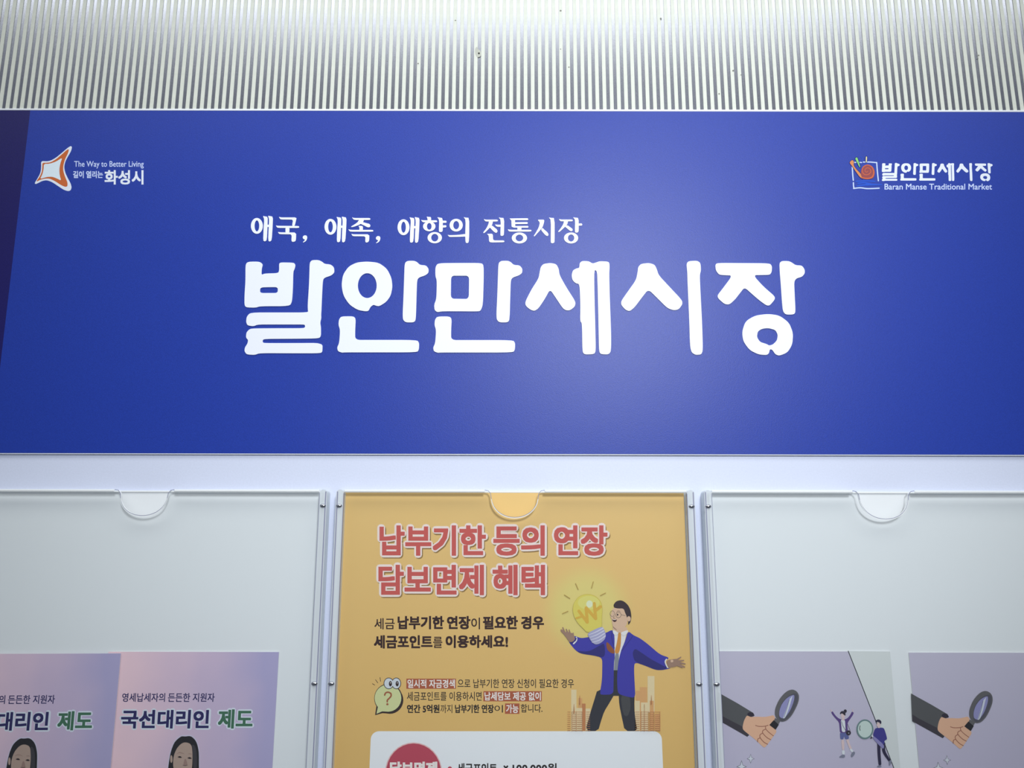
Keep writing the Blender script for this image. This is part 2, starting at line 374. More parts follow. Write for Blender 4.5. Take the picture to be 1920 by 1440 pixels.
# tagline, letter by letter
def O(cx, cy, rx, ry, hx, hy): return (ell(cx, cy, rx, ry, 28), [ell(cx, cy, hx, hy, 24)])
AE = [O(187, 247, 98, 130, 38, 90), ([(285, 82), (310, 90), (365, 98), (362, 230), (350, 480), (320, 502), (290, 490), (296, 300), (308, 140)], []),
      ([(350, 228), (370, 228), (395, 228), (395, 265), (370, 265), (350, 265)], []), ([(368, 80), (395, 85), (450, 96), (445, 250), (430, 480), (400, 505), (372, 490), (378, 300), (388, 140)], [])]
COMMA = [([(940, 420), (965, 400), (1000, 405), (1012, 430), (1005, 470), (985, 500), (945, 520), (940, 512), (965, 490), (975, 470), (950, 462), (938, 445)], [])]
def shs(g, dx, dy): return [(sh(o_, dx, dy), [sh(h, dx, dy) for h in hs]) for o_, hs in g]
TAG = [
 (460, AE),
 (460, [([(548, 97), (580, 108), (700, 108), (838, 108), (825, 170), (805, 250), (762, 250), (780, 145), (700, 143), (580, 142), (560, 125)], []),
        ([(497, 238), (530, 246), (700, 247), (870, 248), (882, 265), (870, 282), (700, 281), (530, 280), (512, 265)], []),
        ([(655, 272), (720, 272), (718, 365), (655, 365)], []),
        ([(530, 345), (560, 352), (700, 354), (830, 355), (827, 470), (815, 500), (775, 510), (752, 495), (758, 385), (660, 384), (560, 382), (545, 370)], [])]),
 (460, COMMA), (460, shs(AE, 1205, 15)),
 (670, [([(-88, 105), (-60, 118), (80, 118), (205, 118), (213, 135), (205, 150), (80, 150), (-50, 150), (-75, 130)], []),
        ([(30, 145), (110, 145), (90, 190), (30, 230), (-60, 262), (-100, 268), (-105, 258), (-50, 225), (0, 190)], []),
        ([(35, 195), (80, 183), (140, 200), (200, 215), (215, 245), (200, 270), (165, 270), (110, 240), (55, 215)], []),
        ([(15, 245), (80, 248), (90, 260), (90, 320), (30, 320), (35, 280)], []),
        ([(-150, 300), (-115, 312), (60, 312), (250, 312), (262, 325), (255, 342), (60, 342), (-115, 342), (-135, 325)], []),
        ([(-100, 375), (-70, 385), (60, 385), (195, 385), (193, 480), (180, 510), (145, 522), (128, 505), (132, 418), (30, 417), (-70, 416), (-88, 400)], [])]),
 (670, shs(COMMA, -635, 12)), (670, shs(AE, 568, 22)),
 (670, [([(1132, 95), (1165, 100), (1205, 102), (1208, 160), (1150, 160), (1145, 120)], []),
        ([(1040, 148), (1070, 155), (1180, 155), (1295, 155), (1308, 170), (1300, 188), (1180, 188), (1075, 188), (1055, 170)], []),
        O(1176, 255, 102, 80, 38, 55),
        ([(1305, 105), (1340, 110), (1398, 120), (1398, 320), (1385, 345), (1345, 348), (1333, 330), (1340, 150)], []),
        ([(1385, 162), (1455, 162), (1460, 180), (1455, 197), (1385, 197)], []), ([(1385, 240), (1450, 235), (1458, 252), (1450, 272), (1385, 274)], []),
        O(1266, 440, 118, 92, 58, 62)]),
 (670, [O(1617, 235, 108, 104, 48, 68), ([(1475, 392), (1510, 400), (1640, 395), (1785, 378), (1785, 420), (1700, 425), (1600, 427), (1505, 428), (1490, 410)], []),
        ([(1738, 103), (1770, 112), (1830, 115), (1830, 400), (1822, 515), (1800, 530), (1770, 520), (1765, 400), (1772, 150)], [])]),
 (890, [([(148, 135), (180, 145), (275, 145), (370, 145), (382, 160), (370, 175), (275, 175), (180, 175), (160, 155)], []),
        ([(235, 165), (300, 165), (285, 235), (235, 290), (180, 345), (150, 368), (138, 355), (190, 290), (225, 220)], []),
        ([(240, 270), (285, 240), (320, 270), (365, 305), (375, 335), (360, 360), (340, 360), (300, 330), (260, 285)], []),
        ([(332, 222), (360, 228), (435, 228), (435, 262), (370, 262), (345, 245)], []),
        ([(390, 108), (425, 115), (483, 118), (480, 385), (465, 408), (435, 412), (420, 395), (428, 150)], []),
        ([(200, 375), (235, 378), (280, 375), (298, 390), (300, 470), (320, 485), (400, 485), (475, 485), (488, 500), (478, 515), (370, 517), (260, 518), (235, 500), (232, 410)], [])]),
 (890, [([(572, 125), (600, 125), (740, 123), (865, 122), (880, 137), (868, 152), (760, 152), (660, 152), (660, 188), (760, 186), (860, 185), (872, 200), (860, 215), (760, 216), (662, 217), (665, 250), (760, 249), (870, 248), (882, 262), (870, 277), (760, 276), (640, 275), (605, 260), (600, 160)], []),
        ([(700, 268), (765, 268), (765, 318), (700, 318)], []), ([(540, 302), (575, 310), (750, 310), (920, 310), (932, 323), (920, 340), (750, 340), (570, 340), (552, 325)], []),
        O(732, 445, 125, 90, 62, 55)]),
 (890, [([(1030, 148), (1060, 145), (1130, 145), (1140, 160), (1130, 210), (1110, 270), (1060, 330), (1010, 385), (980, 420), (965, 412), (1000, 360), (1050, 270), (1068, 190)], []),
        ([(1085, 310), (1110, 278), (1140, 310), (1190, 350), (1210, 385), (1200, 410), (1180, 412), (1150, 390), (1115, 350)], []),
        ([(1212, 108), (1245, 115), (1308, 118), (1308, 500), (1300, 522), (1275, 532), (1250, 525), (1245, 505), (1248, 150)], [])]),
 (890, [([(1378, 132), (1410, 143), (1500, 143), (1595, 143), (1608, 157), (1598, 172), (1500, 172), (1410, 172), (1390, 155)], []),
        ([(1465, 162), (1530, 162), (1515, 225), (1460, 280), (1400, 335), (1375, 350), (1365, 340), (1410, 285), (1450, 220)], []),
        ([(1475, 258), (1515, 235), (1555, 262), (1600, 295), (1605, 320), (1585, 335), (1560, 328), (1515, 290)], []),
        ([(1610, 105), (1645, 112), (1702, 118), (1702, 330), (1690, 352), (1665, 360), (1640, 350), (1645, 150)], []),
        ([(1690, 210), (1750, 205), (1762, 222), (1755, 242), (1690, 245)], []), O(1578, 445, 116, 90, 52, 58)]),
]
for ox, shapes in TAG:
    mb = MB(); sc = 8.727
    for i, (outer, holes) in enumerate(shapes):
        f = lambda L: [P(ox + x / sc, 395 + y / sc, LD) for x, y in (chaikin(L, 1, 0.2) if len(L) < 24 else L)]
        mb.poly(f(outer), letter_w, LD - 0.0002 + i * 2e-6, [f(h) for h in holes], thick=0.0002)
    mb.build('comma' if shapes in (COMMA,) or len(shapes) == 1 else 'tagline_letter', sign)

# city emblem, left
em_w = pr('emblem_white', (232, 238, 250)); em_o = pr('emblem_orange', (205, 108, 60)); em_p = pr('emblem_pale', (226, 240, 250)); em_b = pr('emblem_brown', (150, 95, 75))
a = Art(50, 260, 8.0, SD + 2e-5)
a.p([(660, 108), (682, 125), (665, 190), (620, 265), (580, 340), (562, 420), (575, 500), (610, 580), (660, 670), (675, 730), (660, 775), (625, 788), (560, 770), (470, 710), (380, 650), (300, 622), (230, 635), (165, 670), (130, 682), (120, 665), (160, 600), (200, 530), (215, 470), (218, 400), (215, 355), (235, 335), (300, 340), (360, 330), (440, 285), (520, 220), (600, 150)], em_w, ch=2)
a.p([(635, 155), (625, 210), (575, 310), (550, 400), (548, 480), (575, 570), (615, 660), (612, 715), (580, 725), (520, 700), (430, 640), (350, 600), (280, 598), (200, 618), (155, 645), (150, 632), (200, 565), (230, 490), (235, 420), (235, 362), (300, 362), (360, 355), (440, 310), (540, 225), (600, 170)], em_o, ch=2)
a.p([(537, 283), (505, 370), (490, 460), (495, 550), (520, 632), (450, 595), (380, 570), (300, 575), (200, 605), (235, 540), (255, 460), (258, 378), (340, 378), (440, 345)], em_p, ch=1)
o = a.build('city_emblem', sign); o['label'] = 'orange and white pointed star emblem'
mb = MB(); wm = pr('letter_pale', (205, 218, 255))
write(mb, 'The Way to Better Living', (139, 302, 269.5, 316), wm, SD + 2e-5, 0.12)
write(mb, '길이', (137, 320.5, 157, 334), wm, SD + 2e-5, 0.35); write(mb, '열리는', (161.5, 320.5, 193, 334), wm, SD + 2e-5, 0.35)
write(mb, '화성시', (196, 319, 269, 346), em_w, SD + 2e-5, 0.75)
mb.build('city_lettering', sign)

# market emblem, right
a = Art(1580, 280, 6.4, SD + 2e-5)
lg = pr('logo_pale', (200, 215, 250)); dk = pr('logo_navy', (25, 35, 110))
a.s([(128, 157), (180, 156), (228, 158)], 12, lg); a.s([(248, 153), (330, 153), (408, 160)], 13, lg); a.s([(408, 158), (415, 250), (428, 378)], 14, lg)
a.s([(115, 210), (120, 300), (127, 372)], 14, lg); a.s([(128, 400), (130, 440), (136, 470)], 14, lg); a.s([(130, 470), (210, 462), (300, 472), (438, 467)], 14, lg)
wb = pr('logo_water', (46, 88, 200)); a.s([(160, 385), (280, 380), (385, 385)], 16, wb); a.s([(185, 410), (260, 402), (330, 415)], 18, wb); a.s([(170, 440), (300, 425), (470, 425)], [14, 26, 12], wb); a.s([(215, 85), (235, 110), (232, 140)], 6, wb)
a.p([(72, 160), (115, 118), (140, 150), (134, 190), (168, 238), (218, 285), (245, 340), (240, 366), (200, 338), (145, 262), (106, 200)], dk)
a.p([(78, 160), (115, 125), (135, 150), (128, 192), (162, 240), (213, 290), (238, 340), (232, 355), (200, 328), (150, 258), (112, 200)], pr('logo_orange', (215, 140, 90)), ch=2)
a.p([(140, 108), (174, 84), (200, 150), (220, 232), (190, 212), (160, 150)], dk); a.p([(147, 112), (171, 92), (192, 150), (212, 225), (196, 208), (168, 150)], pr('logo_green', (140, 205, 120)))
a.p([(268, 82), (300, 82), (294, 162), (268, 162)], dk); a.p([(276, 86), (293, 90), (287, 160), (275, 160)], pr('logo_cream', (225, 215, 170)))
a.p([(222, 240), (250, 195), (310, 180), (365, 215), (387, 270), (372, 350), (290, 362), (240, 352), (212, 300)], pr('logo_shell', (150, 78, 82)), ch=2)
a.s([(225, 340), (290, 352), (350, 335), (372, 280), (350, 215), (295, 190), (245, 215), (232, 260), (255, 300), (300, 305), (335, 275), (325, 235), (290, 225), (265, 250), (280, 275), (300, 265)], [14, 16, 16, 15, 13, 11, 10, 9, 9, 8, 8, 7, 7, 6, 6, 6], pr('logo_red', (205, 105, 72)))
o = a.build('market_emblem', sign); o['label'] = 'snail in a brushed square emblem'
mb = MB()
for (ox, oy, sc), shapes in TITLE:
    for outer, holes in shapes:
        def q(L):
            out = []
            for x, y in chaikin(L, 1, 0.2):
                X, Y = ox + x / sc, oy + y / sc
                out.append(P(1653.5 + (X - 458) / 1051 * 207.5, 305.5 + (Y - 487) / 181 * 34.5, SD))
            return out
        mb.poly(q(outer), em_w, SD + 2e-5, [q(h) for h in holes])
write(mb, 'Baran Manse Traditional Market', (1658.5, 344.5, 1860, 355.5), wm, SD + 2e-5, 0.15)
mb.build('market_lettering', sign)

# ------------------------------------------------------------------ brochure holders
clear = acrylic('acrylic_clear', (0.978, 0.985, 0.985), 0.7, 0.04, milk=0.01)
back_m = acrylic('acrylic_back', (0.985, 0.988, 0.99), 0.6, 0.1, milk=0.9, milk_rgb=(246, 249, 252))
edge_m = acrylic('acrylic_edge', (0.97, 0.98, 0.99), 1.0, 0.12, milk=0.75, milk_rgb=(252, 254, 255))  # milky white puts the bright gleam of the clear edges into their colour
rail_m = acrylic('acrylic_rail', (0.97, 0.98, 0.99), 1.0, 0.10, milk=0.6, milk_rgb=(242, 248, 252))
dark_e = mat('rail_groove', (140, 142, 168), 0.35, 0.5)
chrome = mat('pin_steel', (200, 202, 210), 0.12, 0.6, metal=1.0)
B0, B1, F0, F1 = 0.0003, 0.0020, 0.0060, 0.0078
HT = P(960, 919, F1)[1]; HB = HT - 0.312
def ellipsoid(mb, cx, cd_, cz, rx, ry, rz, m, n=14, k=8):
    vs = []; fs = []
    for j in range(k + 1):
        ph = math.pi * j / k
        for i in range(n):
            t = 2 * math.pi * i / n; vs.append((cx + rx * math.cos(ph), -(cd_ + ry * math.sin(ph) * math.cos(t)), cz + rz * math.sin(ph) * math.sin(t)))
    for j in range(k):
        for i in range(n): fs.append((j * n + i, (j + 1) * n + i, (j + 1) * n + (i + 1) % n, j * n + (i + 1) % n))
    mb.faces(vs, fs, m)
def make_holder(label, pl, pr_, cut_c, cut_hw, cut_dy):
    x0 = P(pl, 930, F1)[0]; x1 = P(pr_, 930, F1)[0]
    h = thing('brochure_holder', label, 'brochure holder', ((x0 + x1) / 2, 0, HB), 'clear acrylic holders under the sign')
    RW = 0.0046
    mb = MB(); mb.poly([(x0 + RW, HB), (x1 - RW, HB), (x1 - RW, HT - .0006), (x0 + RW, HT - .0006)], back_m, B1, thick=B1 - B0, side=edge_m); mb.build('back_plate', h)
    mb = MB(); mb.bevbox(x0 + RW, x1 - RW, HT - 0.0016, HT - 0.0004, B1 + 1e-5, B1 + 0.0007, 0.0003, edge_m); mb.build('back_edge', h)
    cx = P(cut_c, 930, F1)[0]; cw = P(cut_c + cut_hw, 930, F1)[0] - cx; ch_ = HT - P(960, cut_dy, F1)[1]
    arc = []
    R = 0.0035
    arc.append((cx - cw - R, HT)); arc.append((cx - cw - R * .4, HT - R * .12)); arc.append((cx - cw, HT - R * 0.6)); 
    for i in range(1, 20):
        t = math.pi * i / 20; arc.append((cx - (cw * .985) * math.cos(t), HT - R * 0.6 - (ch_ - R * 0.6) * math.sin(t) ** 0.85))
    arc += [(cx + cw, HT - R * 0.6), (cx + cw + R * .4, HT - R * .12), (cx + cw + R, HT)]
    fr = [(x0 + RW, HB), (x1 - RW, HB), (x1 - RW, HT)] + arc[::-1] + [(x0 + RW, HT)]
    mb = MB(); mb.poly(fr, clear, F1, thick=F1 - F0, side=edge_m); mb.build('front_plate', h)
    mb = MB()
    for a_, b_ in ((x0 + RW, cx - cw - R), (cx + cw + R, x1 - RW)): mb.bevbox(a_, b_, HT - 0.0014, HT + 0.0001, F1 + 1e-5, F1 + 0.0006, 0.0004, edge_m)  # white strip: the lamp's reflection on the top chamfer, painted as colour
    mb.build('polished_edge', h)
    mb = MB(); mb.poly(stroke(arc, 0.00032), dark_e, F1 + 2e-5); mb.poly(stroke([(x - 0.0, z - 0.00045) for x, z in arc[3:-3]], 0.0004), edge_m, F1 + 3e-5); mb.build('cutout_rim', h)
    for sgn, xo in ((-1, x0), (1, x1)):
        xi = xo - sgn * RW; a_, b_ = min(xo, xi), max(xo, xi)
        mb = MB(); r = (b_ - a_) / 2
        top = [(a_ + r + r * math.cos(t), HT + 0.0002 - r + r * math.sin(t)) for t in [math.pi * i / 10 for i in range(11)]]
        mb.poly([(a_, HB), (b_, HB)] + top, rail_m, F1 + 0.0006, thick=F1 + 0.0004, side=rail_m)
        mb.build('side_rail', h)
        mb = MB(); gx = xo - sgn * 0.0008
        mb.box(gx - 0.0003, gx + 0.0003, HB, HT - 0.001, F1 - 0.0004, F1 + 0.00063, dark_e)
        gx = xi + sgn * 0.0001; mb.box(gx - 0.00013, gx + 0.00013, HB, HT - 0.002, F1 - 0.0004, F1 + 0.00063, dark_e)
        mb.build('rail_seam', h)
        for py in (949, 1282, 1610):
            zz = P(960, py, F1)[1]
            mb = MB(); ellipsoid(mb, (a_ + b_) / 2 + sgn * 0.0002, F1 + 0.0006, zz, 0.0019, 0.0012, 0.0013, chrome); mb.build('rail_pin', h, True)
    mb = MB(); mb.box(x0 + RW, x1 - RW, HB, HB + 0.002, B1, F0, edge_m); mb.build('bottom_plate', h)
    return h
make_holder('clear acrylic brochure holder with two lilac portrait leaflets, leftmost of three', -58, 613.5, 270, 45, 968)
make_holder('clear acrylic brochure holder enclosing the yellow poster', 630.5, 1302, 965, 45, 970)
make_holder('clear acrylic brochure holder with two lilac magnifier leaflets, rightmost of three', 1320, 1992, 1657, 47, 972)

# ------------------------------------------------------------------ yellow poster
PD = 0.0026
zt_ = P(960, 923, PD)[1]
xa, xb_ = P(643.5, 923, PD)[0], P(1282, 923, PD)[0]
po = thing('poster', 'yellow printed tax notice poster with red heading and cartoon businessman', 'poster', ((xa + xb_) / 2, 0, zt_ - 0.297))
gx, gz = P(1101, 1145, PD); ol = po.location
yel = print_gradient('poster_yellow', (234, 195, 124), (230, 186, 108), 2, 0.30, 0.10, glow=(gx - ol.x, gz - ol.z, 0.030, (226, 214, 128)), noise=0.03)
mb = MB(); mb.poly([(xa, zt_ - 0.297), (xb_, zt_ - 0.297), (xb_, zt_), (xa, zt_)], yel, PD, thick=0.0003, side=mat('paper_white', (238, 238, 236), 0.6)); mb.build('paper_sheet', po)
d = PD + 1e-5
red = pr('heading_red', (205, 92, 86)); pink = pr('heading_outline', (246, 228, 222)); shd = pr('heading_shadow', (150, 118, 66)); brn = pr('text_brown', (52, 24, 22))
blk = pr('text_black', (36, 28, 26)); wht = pr('text_white', (248, 240, 235)); rust = pr('highlight_rust', (176, 92, 62))
mb = MB()
heads = [('납부기한', (712, 985, 911, 1042)), ('등의', (925.5, 985, 1021.5, 1042)), ('연장', (1039, 985, 1139, 1042)), ('담보면제', (710, 1059, 907.5, 1116)), ('혜택', (924, 1059, 1022, 1116))]
for t, b in heads:
    write(mb, t, (b[0] - 2.5, b[1] - 1.5, b[2] + 5.5, b[3] + 6), shd, d, 5.0, rnd=True)
    write(mb, t, (b[0] - 4.5, b[1] - 4.5, b[2] + 4.0, b[3] + 4.0), pink, d + 4e-5, 5.0, rnd=True)
    write(mb, t, (b[0] - 0.5, b[1], b[2], b[3]), red, d + 8e-5, 1.8)
mb.build('heading_lettering', po)
mb = MB()
for t, b, k in [('세금', (702, 1159, 740, 1180), .3), ('납부기한', (745.5, 1155, 832.5, 1180), .95), ('연장', (838, 1155, 882, 1180), .95), ('이', (883.5, 1158, 900, 1180), .3), ('필요한', (905.5, 1155, 971, 1180), .95), ('경우', (977, 1155, 1020, 1180), .95),
                ('세금포인트', (701, 1191, 811, 1216), .95), ('를', (812, 1194, 829.5, 1215), .3), ('이용하세요!', (835.5, 1191, 952.5, 1215), .95)]:
    write(mb, t, b, brn, d, k)
for t, b, k in [('으로 납부기한 연장 신청이 필요한 경우', (858, 1273, 1076, 1290), .15), ('세금포인트를 이용하시면', (763, 1297, 903, 1314), .15), ('연간 5억원', (763, 1321, 824, 1337), .5), ('까지', (826, 1321, 848, 1337), .1),
                ('납부기한 연장', (853, 1321, 926, 1337), .45), ('이', (927, 1322, 943, 1336), .1), ('합니다.', (976.5, 1320, 1017, 1336), .15)]:
    write(mb, t, b, blk, d, k)
mb.build('body_lettering', po)
a = Art(0, 0, 1.0, d)
for x0_, y0_, x1_, y1_ in ((762, 1272.5, 855, 1291.5), (906.5, 1296, 1016, 1315), (947, 1319, 974, 1338.5)):
    a.p([(x0_, y0_), (x1_, y0_), (x1_ - .2, y1_), (x0_ - .2, y1_)], rust, ch=0, same=True)
a.build('highlight_bars', po)
mb = MB()
for t, b in (('일시적 자금경색', (764, 1274, 853, 1290)), ('납세담보 제공 없이', (908.5, 1297.5, 1014, 1313.5)), ('가능', (949, 1320.5, 972, 1337))): write(mb, t, b, wht, d + 4e-5, .3)
mb.build('highlight_lettering', po)
# white panel with round badge
a = Art(0, 0, 1.0, d)
pan = mat('panel_white', (246, 248, 252), 0.5)
def rrect(x0_, x1_, y0_, y1_, r, lx, rx):
    pts = []
    for cx_, cy_, a0 in ((x0_ + r, y0_ + r, 180), (x1_ - r, y0_ + r, 270)):
        for i in range(9):
            t = math.radians(a0 + 90 * i / 8); pts.append((cx_ + r * math.cos(t), cy_ + r * math.sin(t)))
    return pts + [(x1_ + rx, y1_), (x0_ + lx, y1_)]
a.p(rrect(695, 1241, 1371, 1600, 16, -9, 9), pan, ch=0); a.build('white_panel', po)
a = Art(0, 0, 1.0, d + 3e-5)
a.e(775.5, 1449, 53.5, 57, pr('badge_rim', (235, 190, 190))); a.e(775.5, 1449, 51.5, 55, pr('badge_red', (192, 72, 92))); a.e(843.5, 1441, 4, 4, pr('badge_red', (192, 72, 92)))
a.build('round_badge', po)
mb = MB(); write(mb, '담보면제', (731, 1428, 820, 1453), wht, d + 8e-5, 1.2); write(mb, '세금포인트', (857, 1431, 932, 1452), blk, d + 8e-5, .5); write(mb, '×', (944, 1435, 953, 1445), blk, d + 8e-5, .5); write(mb, '100,000원', (961, 1431, 1044, 1452), blk, d + 8e-5, .5)
mb.build('panel_lettering', po)
# buildings
a = Art(960, 1140, 4.8, d); bo = pr('tower_orange', (222, 168, 110)); bp_ = pr('tower_pale', (232, 212, 168)); bl = pr('tower_line', (198, 132, 84))
for x0_, y0_, x1_, y1_, m_ in ((533, 735, 580, 1105, bp_), (597, 810, 632, 1105, bo), (630, 860, 662, 1105, bl), (662, 905, 705, 1105, bp_), (540, 900, 632, 1105, bp_), (1105, 830, 1150, 1105, bp_), (1115, 745, 1150, 835, bo), (1150, 712, 1215, 1105, bo), (1220, 612, 1282, 940, bp_), (1160, 850, 1225, 1105, bp_), (1240, 835, 1275, 1105, bo), (1285, 955, 1330, 1105, bo)):
    a.p([(x0_, y0_), (x1_, y0_), (x1_, y1_), (x0_, y1_)], m_, ch=0)
for y in range(935, 1100, 18):
    for x0_, x1_ in ((500, 525), (545, 575), (585, 630), (668, 700), (1110, 1145), (1165, 1225), (1245, 1275), (1288, 1328)): a.s([(x0_, y), (x1_, y)], 4, bl)
for x in (540, 578, 632, 1160, 1228, 1240, 1277, 1330, 1190): a.s([(x, 925 if x != 1190 else 860), (x, 1105)], 3, bl)
for x, y in ((558, 860), (610, 780), (1253, 780)): a.s([(x, y), (x, y + 80)], [2, 8], bl)
a.build('city_picture', po)
# light bulb
a = Art(1040, 1080, 7.385, d + 4e-4 * 0 + 3e-4)
bulb = pr('bulb_yellow', (224, 208, 98)); bulb2 = pr('bulb_light', (226, 216, 120)); wl = pr('bulb_gold', (220, 176, 70)); ray = pr('bulb_ray', (186, 158, 84))
for q_ in (((290, 105), (325, 185)), ((535, 80), (512, 165)), ((135, 262), (210, 310)), ((705, 235), (635, 270)), ((110, 520), (185, 488))): a.s(list(q_), 13, ray)
a.p([(245, 480), (258, 380), (320, 290), (400, 252), (490, 248), (580, 283), (648, 360), (665, 460), (655, 600), (658, 700), (600, 750), (450, 790), (400, 735), (325, 665), (270, 575)], pr('bulb_rim', (208, 190, 90)), ch=2)
a.p([(253, 480), (265, 383), (325, 295), (400, 260), (490, 256), (575, 290), (640, 363), (657, 460), (647, 600), (650, 700), (600, 740), (450, 780), (405, 730), (332, 660), (278, 575)], bulb, ch=2)
a.e(470, 370, 150, 95, bulb2); a.e(482, 388, 44, 50, pr('bulb_glint', (226, 232, 196)))
for q_ in (((335, 485), (452, 640)), ((452, 640), (435, 440)), ((435, 440), (568, 590)), ((568, 590), (548, 380))): a.s(list(q_), 42, wl)
a.s([(300, 585), (372, 560)], 28, wl); a.s([(575, 470), (635, 425)], 42, wl)
sg = pr('cap_grey', (172, 170, 205)); sl = pr('cap_light', (212, 210, 232))
a.p([(448, 790), (655, 692), (690, 745), (712, 820), (690, 885), (620, 940), (560, 950), (505, 905), (475, 850)], sg, ch=2)
for k_ in range(4): a.s([(475 + 14 * k_, 812 + 36 * k_), (570 + 14 * k_, 775 + 38 * k_), (668 + 10 * k_, 722 + 36 * k_)], [6, 14, 18], sl)
a.build('light_bulb_picture', po)
# businessman
a = Art(960, 1140, 4.8, d + 1e-4 * 0 + 2e-5)
bm = Art(960, 1140, 4.8, d + 6e-5)
a = bm
suit = pr('suit_blue', (62, 58, 168)); suit_d = pr('suit_dark', (44, 40, 118)); trou = pr('trousers', (50, 50, 58)); trou2 = pr('trousers_light', (72, 72, 74))
skin = pr('skin', (222, 186, 158)); skin_d = pr('skin_shadow', (160, 128, 110)); hair = pr('hair', (58, 44, 50)); shirt = pr('shirt', (232, 230, 230)); tie = pr('tie', (214, 146, 66))
a.p([(770, 730), (940, 730), (1105, 730), (1100, 900), (1112, 1020), (1130, 1107), (1015, 1107), (990, 990), (965, 870), (960, 770), (925, 770), (880, 850), (830, 930), (800, 1020), (775, 1107), (660, 1107), (700, 960), (740, 830)], trou)
a.p([(975, 780), (1060, 790), (1070, 900), (1040, 980), (1000, 960)], trou2)
a.p([(905, 180), (1040, 190), (1010, 320), (960, 600), (905, 600), (925, 400)], shirt)
a.p([(925, 410), (965, 390), (955, 600), (915, 600)], pr('shirt_grey', (138, 142, 150)))
a.p([(905, 560), (970, 560), (970, 790), (900, 790)], trou, ch=0)
a.view(1040, 1080, 7.385)
a.p([(880, 780), (918, 780), (920, 850), (915, 960), (900, 1030), (885, 1070), (850, 1075), (828, 1050), (855, 950), (872, 860)], tie)
a.p([(268, 822), (360, 862), (460, 848), (560, 830), (700, 792), (800, 740), (825, 800), (830, 900), (826, 1000), (835, 1100), (820, 1200), (815, 1500), (812, 1640), (650, 1645), (625, 1630), (655, 1450), (660, 1260), (658, 1130), (540, 1100), (360, 1075), (290, 1030), (230, 960), (190, 905)], suit, ch=2)
a.p([(1015, 757), (1090, 820), (1180, 860), (1300, 950), (1460, 1090), (1592, 1130), (1535, 1170), (1522, 1220), (1560, 1272), (1620, 1272), (1500, 1302), (1400, 1302), (1250, 1240), (1105, 1190), (1098, 1300), (1108, 1500), (1118, 1690), (1000, 1670), (900, 1640), (870, 1600), (862, 1400), (880, 1200), (915, 1040), (975, 900)], suit, ch=2)
a.p([(1075, 1070), (1110, 1000), (1200, 1060), (1330, 1150), (1500, 1240), (1560, 1272), (1500, 1300), (1400, 1300), (1250, 1240), (1108, 1188)], suit_d, ch=2)
a.p([(640, 950), (690, 930), (700, 1090), (660, 1130), (540, 1100), (380, 1078), (300, 1035), (470, 1050)], suit_d, ch=2)
a.s([(1080, 830), (1040, 890), (925, 1040)], 7, suit_d); a.s([(800, 760), (790, 850), (828, 1000)], 7, suit_d)
a.e(820, 1400, 8, 9, suit_d)
a.p([(712, 920), (735, 915), (790, 980), (828, 1030), (826, 1078), (770, 1062), (722, 1015)], pr('tie_dark', (146, 84, 52)), ch=2)
a.p([(800, 700), (1000, 700), (1010, 765), (920, 790), (810, 760)], skin)
a.p([(800, 760), (815, 745), (890, 790), (845, 826), (815, 805)], shirt); a.p([(905, 785), (1010, 745), (1018, 770), (985, 815), (945, 830)], shirt)
a.p([(815, 440), (880, 440), (955, 448), (985, 520), (1010, 620), (990, 690), (930, 742), (860, 752), (812, 715), (795, 650), (790, 600), (768, 560), (785, 520), (795, 470)], skin, ch=2)
a.p([(870, 752), (800, 690), (810, 715), (840, 742)], skin_d)
a.p([(812, 400), (848, 350), (910, 333), (962, 352), (1015, 400), (1050, 470), (1063, 560), (1050, 640), (1015, 682), (1020, 620), (1000, 565), (975, 510), (955, 448), (880, 450), (825, 440)], hair, ch=2)
a.e(1026, 592, 26, 36, skin); a.e(882, 538, 40, 42, pr('glasses', (128, 112, 98)), (882, 538, 34, 36)); a.e(797, 520, 32, 42, pr('glasses', (128, 112, 98)), (797, 520, 27, 37))
a.s([(920, 535), (975, 546)], 6, pr('glasses', (128, 112, 98))); a.e(870, 535, 10, 14, hair); a.s([(825, 560), (812, 580), (835, 588)], 7, skin_d); a.s([(862, 488), (885, 480), (905, 490)], 6, skin_d)
a.p([(793, 596), (830, 610), (862, 598), (852, 628), (826, 636), (805, 622)], pr('mouth', (70, 30, 30)), ch=2); a.s([(808, 604), (845, 606)], 6, shirt)
a.p([(80, 742), (90, 735), (118, 750), (135, 772), (150, 790), (160, 760), (185, 785), (200, 770), (212, 790), (230, 785), (262, 795), (270, 830), (285, 868), (252, 912), (205, 915), (170, 865), (125, 805), (85, 765)], skin_d, ch=1)
for q_ in (((150, 800), (112, 712)), ((185, 790), (160, 735)), ((215, 795), (200, 745)), ((245, 800), (258, 790))): a.s(list(q_), [20, 15], skin_d)
a.s([(300, 850), (300, 890), (262, 935)], 20, shirt); a.s([(296, 858), (282, 895), (225, 925)], 14, suit_d)
a.p([(1545, 1165), (1620, 1152), (1700, 1142), (1720, 1180), (1740, 1215), (1700, 1245), (1625, 1262), (1568, 1258)], skin_d, ch=2)
for q_ in (((1690, 1160), (1745, 1122)), ((1705, 1180), (1785, 1165)), ((1710, 1195), (1805, 1215)), ((1705, 1215), (1798, 1258)), ((1690, 1225), (1765, 1262))): a.s(list(q_), [28, 15], skin_d)
a.p([(1600, 1160), (1640, 1158), (1640, 1190), (1605, 1195)], skin)
a.s([(1545, 1150), (1528, 1190), (1560, 1265)], 16, shirt)
a.build('businessman_picture', po)
